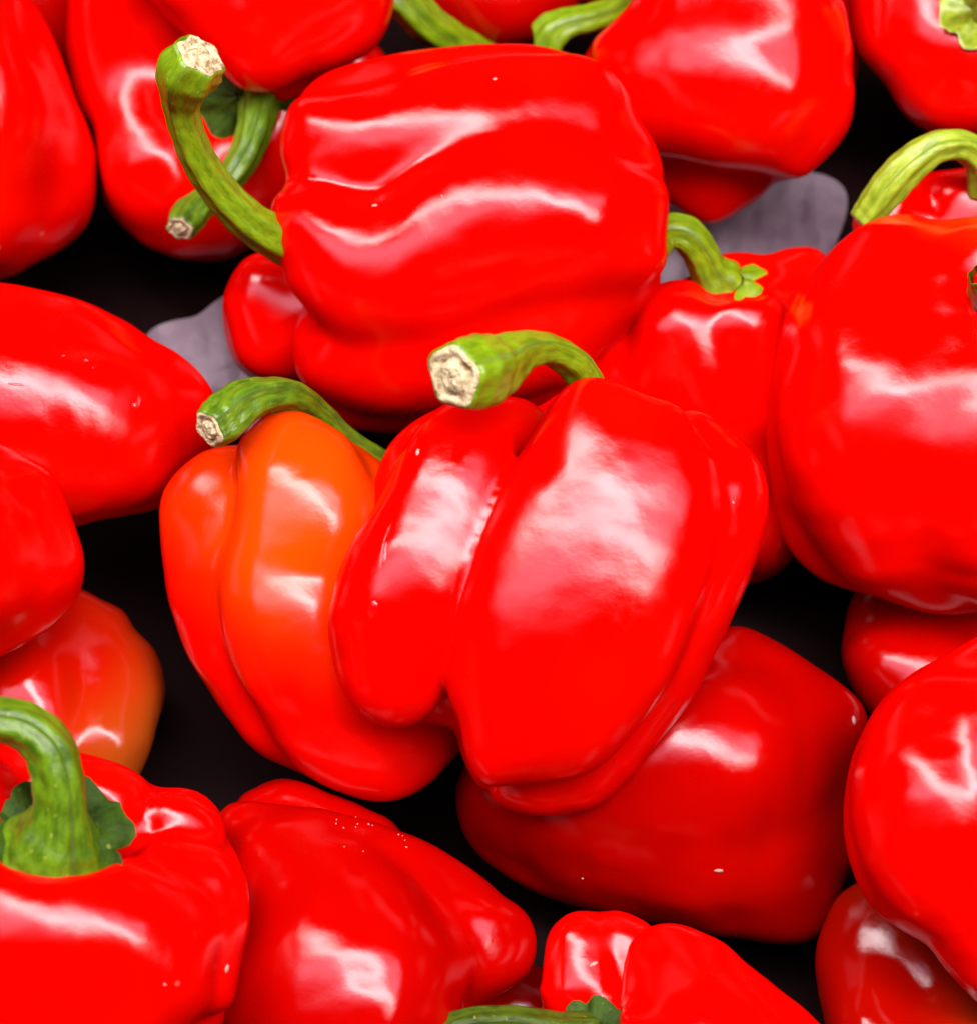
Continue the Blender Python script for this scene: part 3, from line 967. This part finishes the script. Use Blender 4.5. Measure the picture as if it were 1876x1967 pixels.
# ---- P10 middle right
pepper("red pepper behind the central one's right shoulder, curved green stem on top", 1400, 740, -110,
       [[(1310, 645, 90, 105), (1330, 740, 40, 150), (1400, 900, -20, 150)], [(1420, 635, 95, 92), (1430, 760, 40, 130)], [(1410, 530, -40, 48), (1400, 560, -50, 70)], [(1530, 545, -30, 70), (1520, 640, -10, 95)], [(1475, 610, 10, 85), (1490, 710, 15, 105)], [(1200, 720, -10, 140)], [(1460, 1000, -20, 110)]],
       outline=[(1278, 545), (1318, 535), (1345, 515), (1375, 492), (1413, 485), (1450, 488), (1470, 492), (1498, 481), (1538, 477), (1580, 487), (1610, 560), (1620, 700), (1600, 850), (1560, 1000), (1513, 1085), (1438, 1125), (1330, 1100), (1200, 1000), (1090, 870), (1050, 740), (1100, 640), (1200, 570)],
       cuts=[(1375, 540, 135, 48), (1430, 548, 120, 42)], k=7, kc=25, seed=221, h=8, core=(-40, 0.62),
       stem=[dict(path=[(1262, 470, 120, 30), (1285, 446, 125, 32), (1318, 452, 120, 33), (1345, 485, 95, 33), (1362, 520, 70, 36), (1385, 545, 45, 48)], seed=71, mat=None, cut=False, ribs=5,
                  calyx=dict(c=(1412, 545, 48), axis=(-0.15, -1.1, 1), r=56, lobes=5, depth=0.25, rag=0.13, mat=STEM))])

# ---- P11 small left behind top pepper
pepper("rounded red pepper end poking out from behind the left side of the top centre pepper", 545, 610, -90,
       [[(510, 570, 0, 85), (530, 640, 0, 90)], [(620, 600, 0, 110)]],
       outline=[(537, 478), (505, 482), (465, 508), (437, 555), (423, 600), (428, 655), (450, 700), (480, 727), (540, 740), (640, 730), (710, 650), (700, 540), (620, 480)],
       k=12, seed=231)

# ---- P23 right mid dark
pepper("dark red pepper in deep shade between the two big right hand peppers", 1760, 1260, -190,
       [[(1720, 1300, 0, 110), (1800, 1330, 0, 130)], [(1880, 1340, 0, 120)]],
       outline=[(1618, 1260), (1625, 1190), (1650, 1120), (1720, 1060), (1840, 1030), (1960, 1080), (2040, 1250), (2000, 1420), (1880, 1510), (1760, 1480), (1690, 1400), (1645, 1335)],
       k=10, seed=241, mat=RED_SHADED)
# ---- P9c behind (1560,1150)
# ---- P24 top
pepper("dark red pepper at the top edge behind the two green stems, mostly in shade", 930, -30, -140,
       [[(880, -40, 0, 110), (960, -20, 0, 115), (1060, -60, 0, 110)]], k=12, seed=251, mat=RED_SHADED,
       stem=[dict(path=[(720, -40, 210, 38), (775, -5, 200, 39), (815, 40, 175, 37), (870, 80, 120, 36), (930, 120, 60, 40)], seed=81, cut=False)])
pepper("red pepper at the top edge, short brown tipped stem curling left", 1180, -60, -60,
       [[(1180, -90, 0, 120), (1150, -40, -20, 60)]], k=12, seed=253, mat=RED_SHADED,
       stem=[dict(path=[(1045, 85, 170, 34), (1060, 62, 172, 36), (1090, 45, 170, 29), (1130, 36, 155, 27), (1175, 20, 130, 28), (1220, -15, 90, 36)], seed=83, ribs=5, cuttilt=(0.5, 0.5))])
pepper("dark red pepper in the top left corner behind two others", 105, 40, -150,
       [[(80, 0, 0, 110), (140, 60, -20, 90)]], k=12, seed=255, mat=RED_SHADED, h=14)
pepper("small bit of a red pepper between the top centre pepper and the one above it", 670, 120, -130,
       [[(650, 110, 0, 80), (690, 150, 0, 70)]], k=12, seed=257, h=14)

# ------------------------------------------------------------------ small wet marks and dust
P = {t['root']['label'][:24]: t for t in THINGS}
T = THINGS
by = lambda s: next(t for t in T if s in t['root']['label'])
front, side, left, shade, dull = by("deeply grooved"), by("lying sideways"), by("long smooth red"), by("wide shaded"), by("dull red pepper")
marks(front, [(716, 1170, 11, 18, 0.1, 3.0), (740, 1050, 7, 52, 0.22, 2.5)], "water_drop", GLASS)
marks(left, [(262, 775, 6, 15, 0.3, 2.5), (124, 681, 5, 9, 0.8, 2.5), (168, 690, 6, 8, 0.9, 2.5), (181, 705, 5, 7, 0.5, 2.5), (30, 738, 18, 3, 0.05, 1.5)], "water_drop", GLASS)
marks(shade, [(1380, 1673, 9, 4, 0.1, 2.0), (1640, 1384, 6, 9, 0, 2.0), (1118, 1688, 2.5, 2.5, 0, 1.5)], "dust_fleck", DUST)
marks(front, [(802, 868, 4, 8, 0.1, 1.5), (1408, 965, 2.5, 2.5, 0, 1.0)], "dust_fleck", DUST)
marks(side, [(950, 151, 4, 3, 0.1, 1.5), (720, 394, 6, 3, 0.2, 1.5), (849, 376, 3.5, 2, 0.7, 1.5)], "dust_fleck", DUST)
marks(by("bottom left corner"), [(436, 1861, 5, 8, 0.2, 2.0), (317, 1892, 3, 2, 0.2, 1.5)], "dust_fleck", DUST)
marks(by("small two lobed"), [(1140, 1852, 9, 3.5, -0.5, 2.0)], "dust_fleck", DUST)
rs = np.random.RandomState(5)
marks(dull, [(u, v, rs.uniform(0.8, 1.6), rs.uniform(0.8, 2.6), rs.uniform(0, 3), 1.2)
             for u, v in zip(640 + 230 * rs.rand(70), 1560 + 30 * rs.randn(70))], "dust_flecks", DUST, kind='stuff')
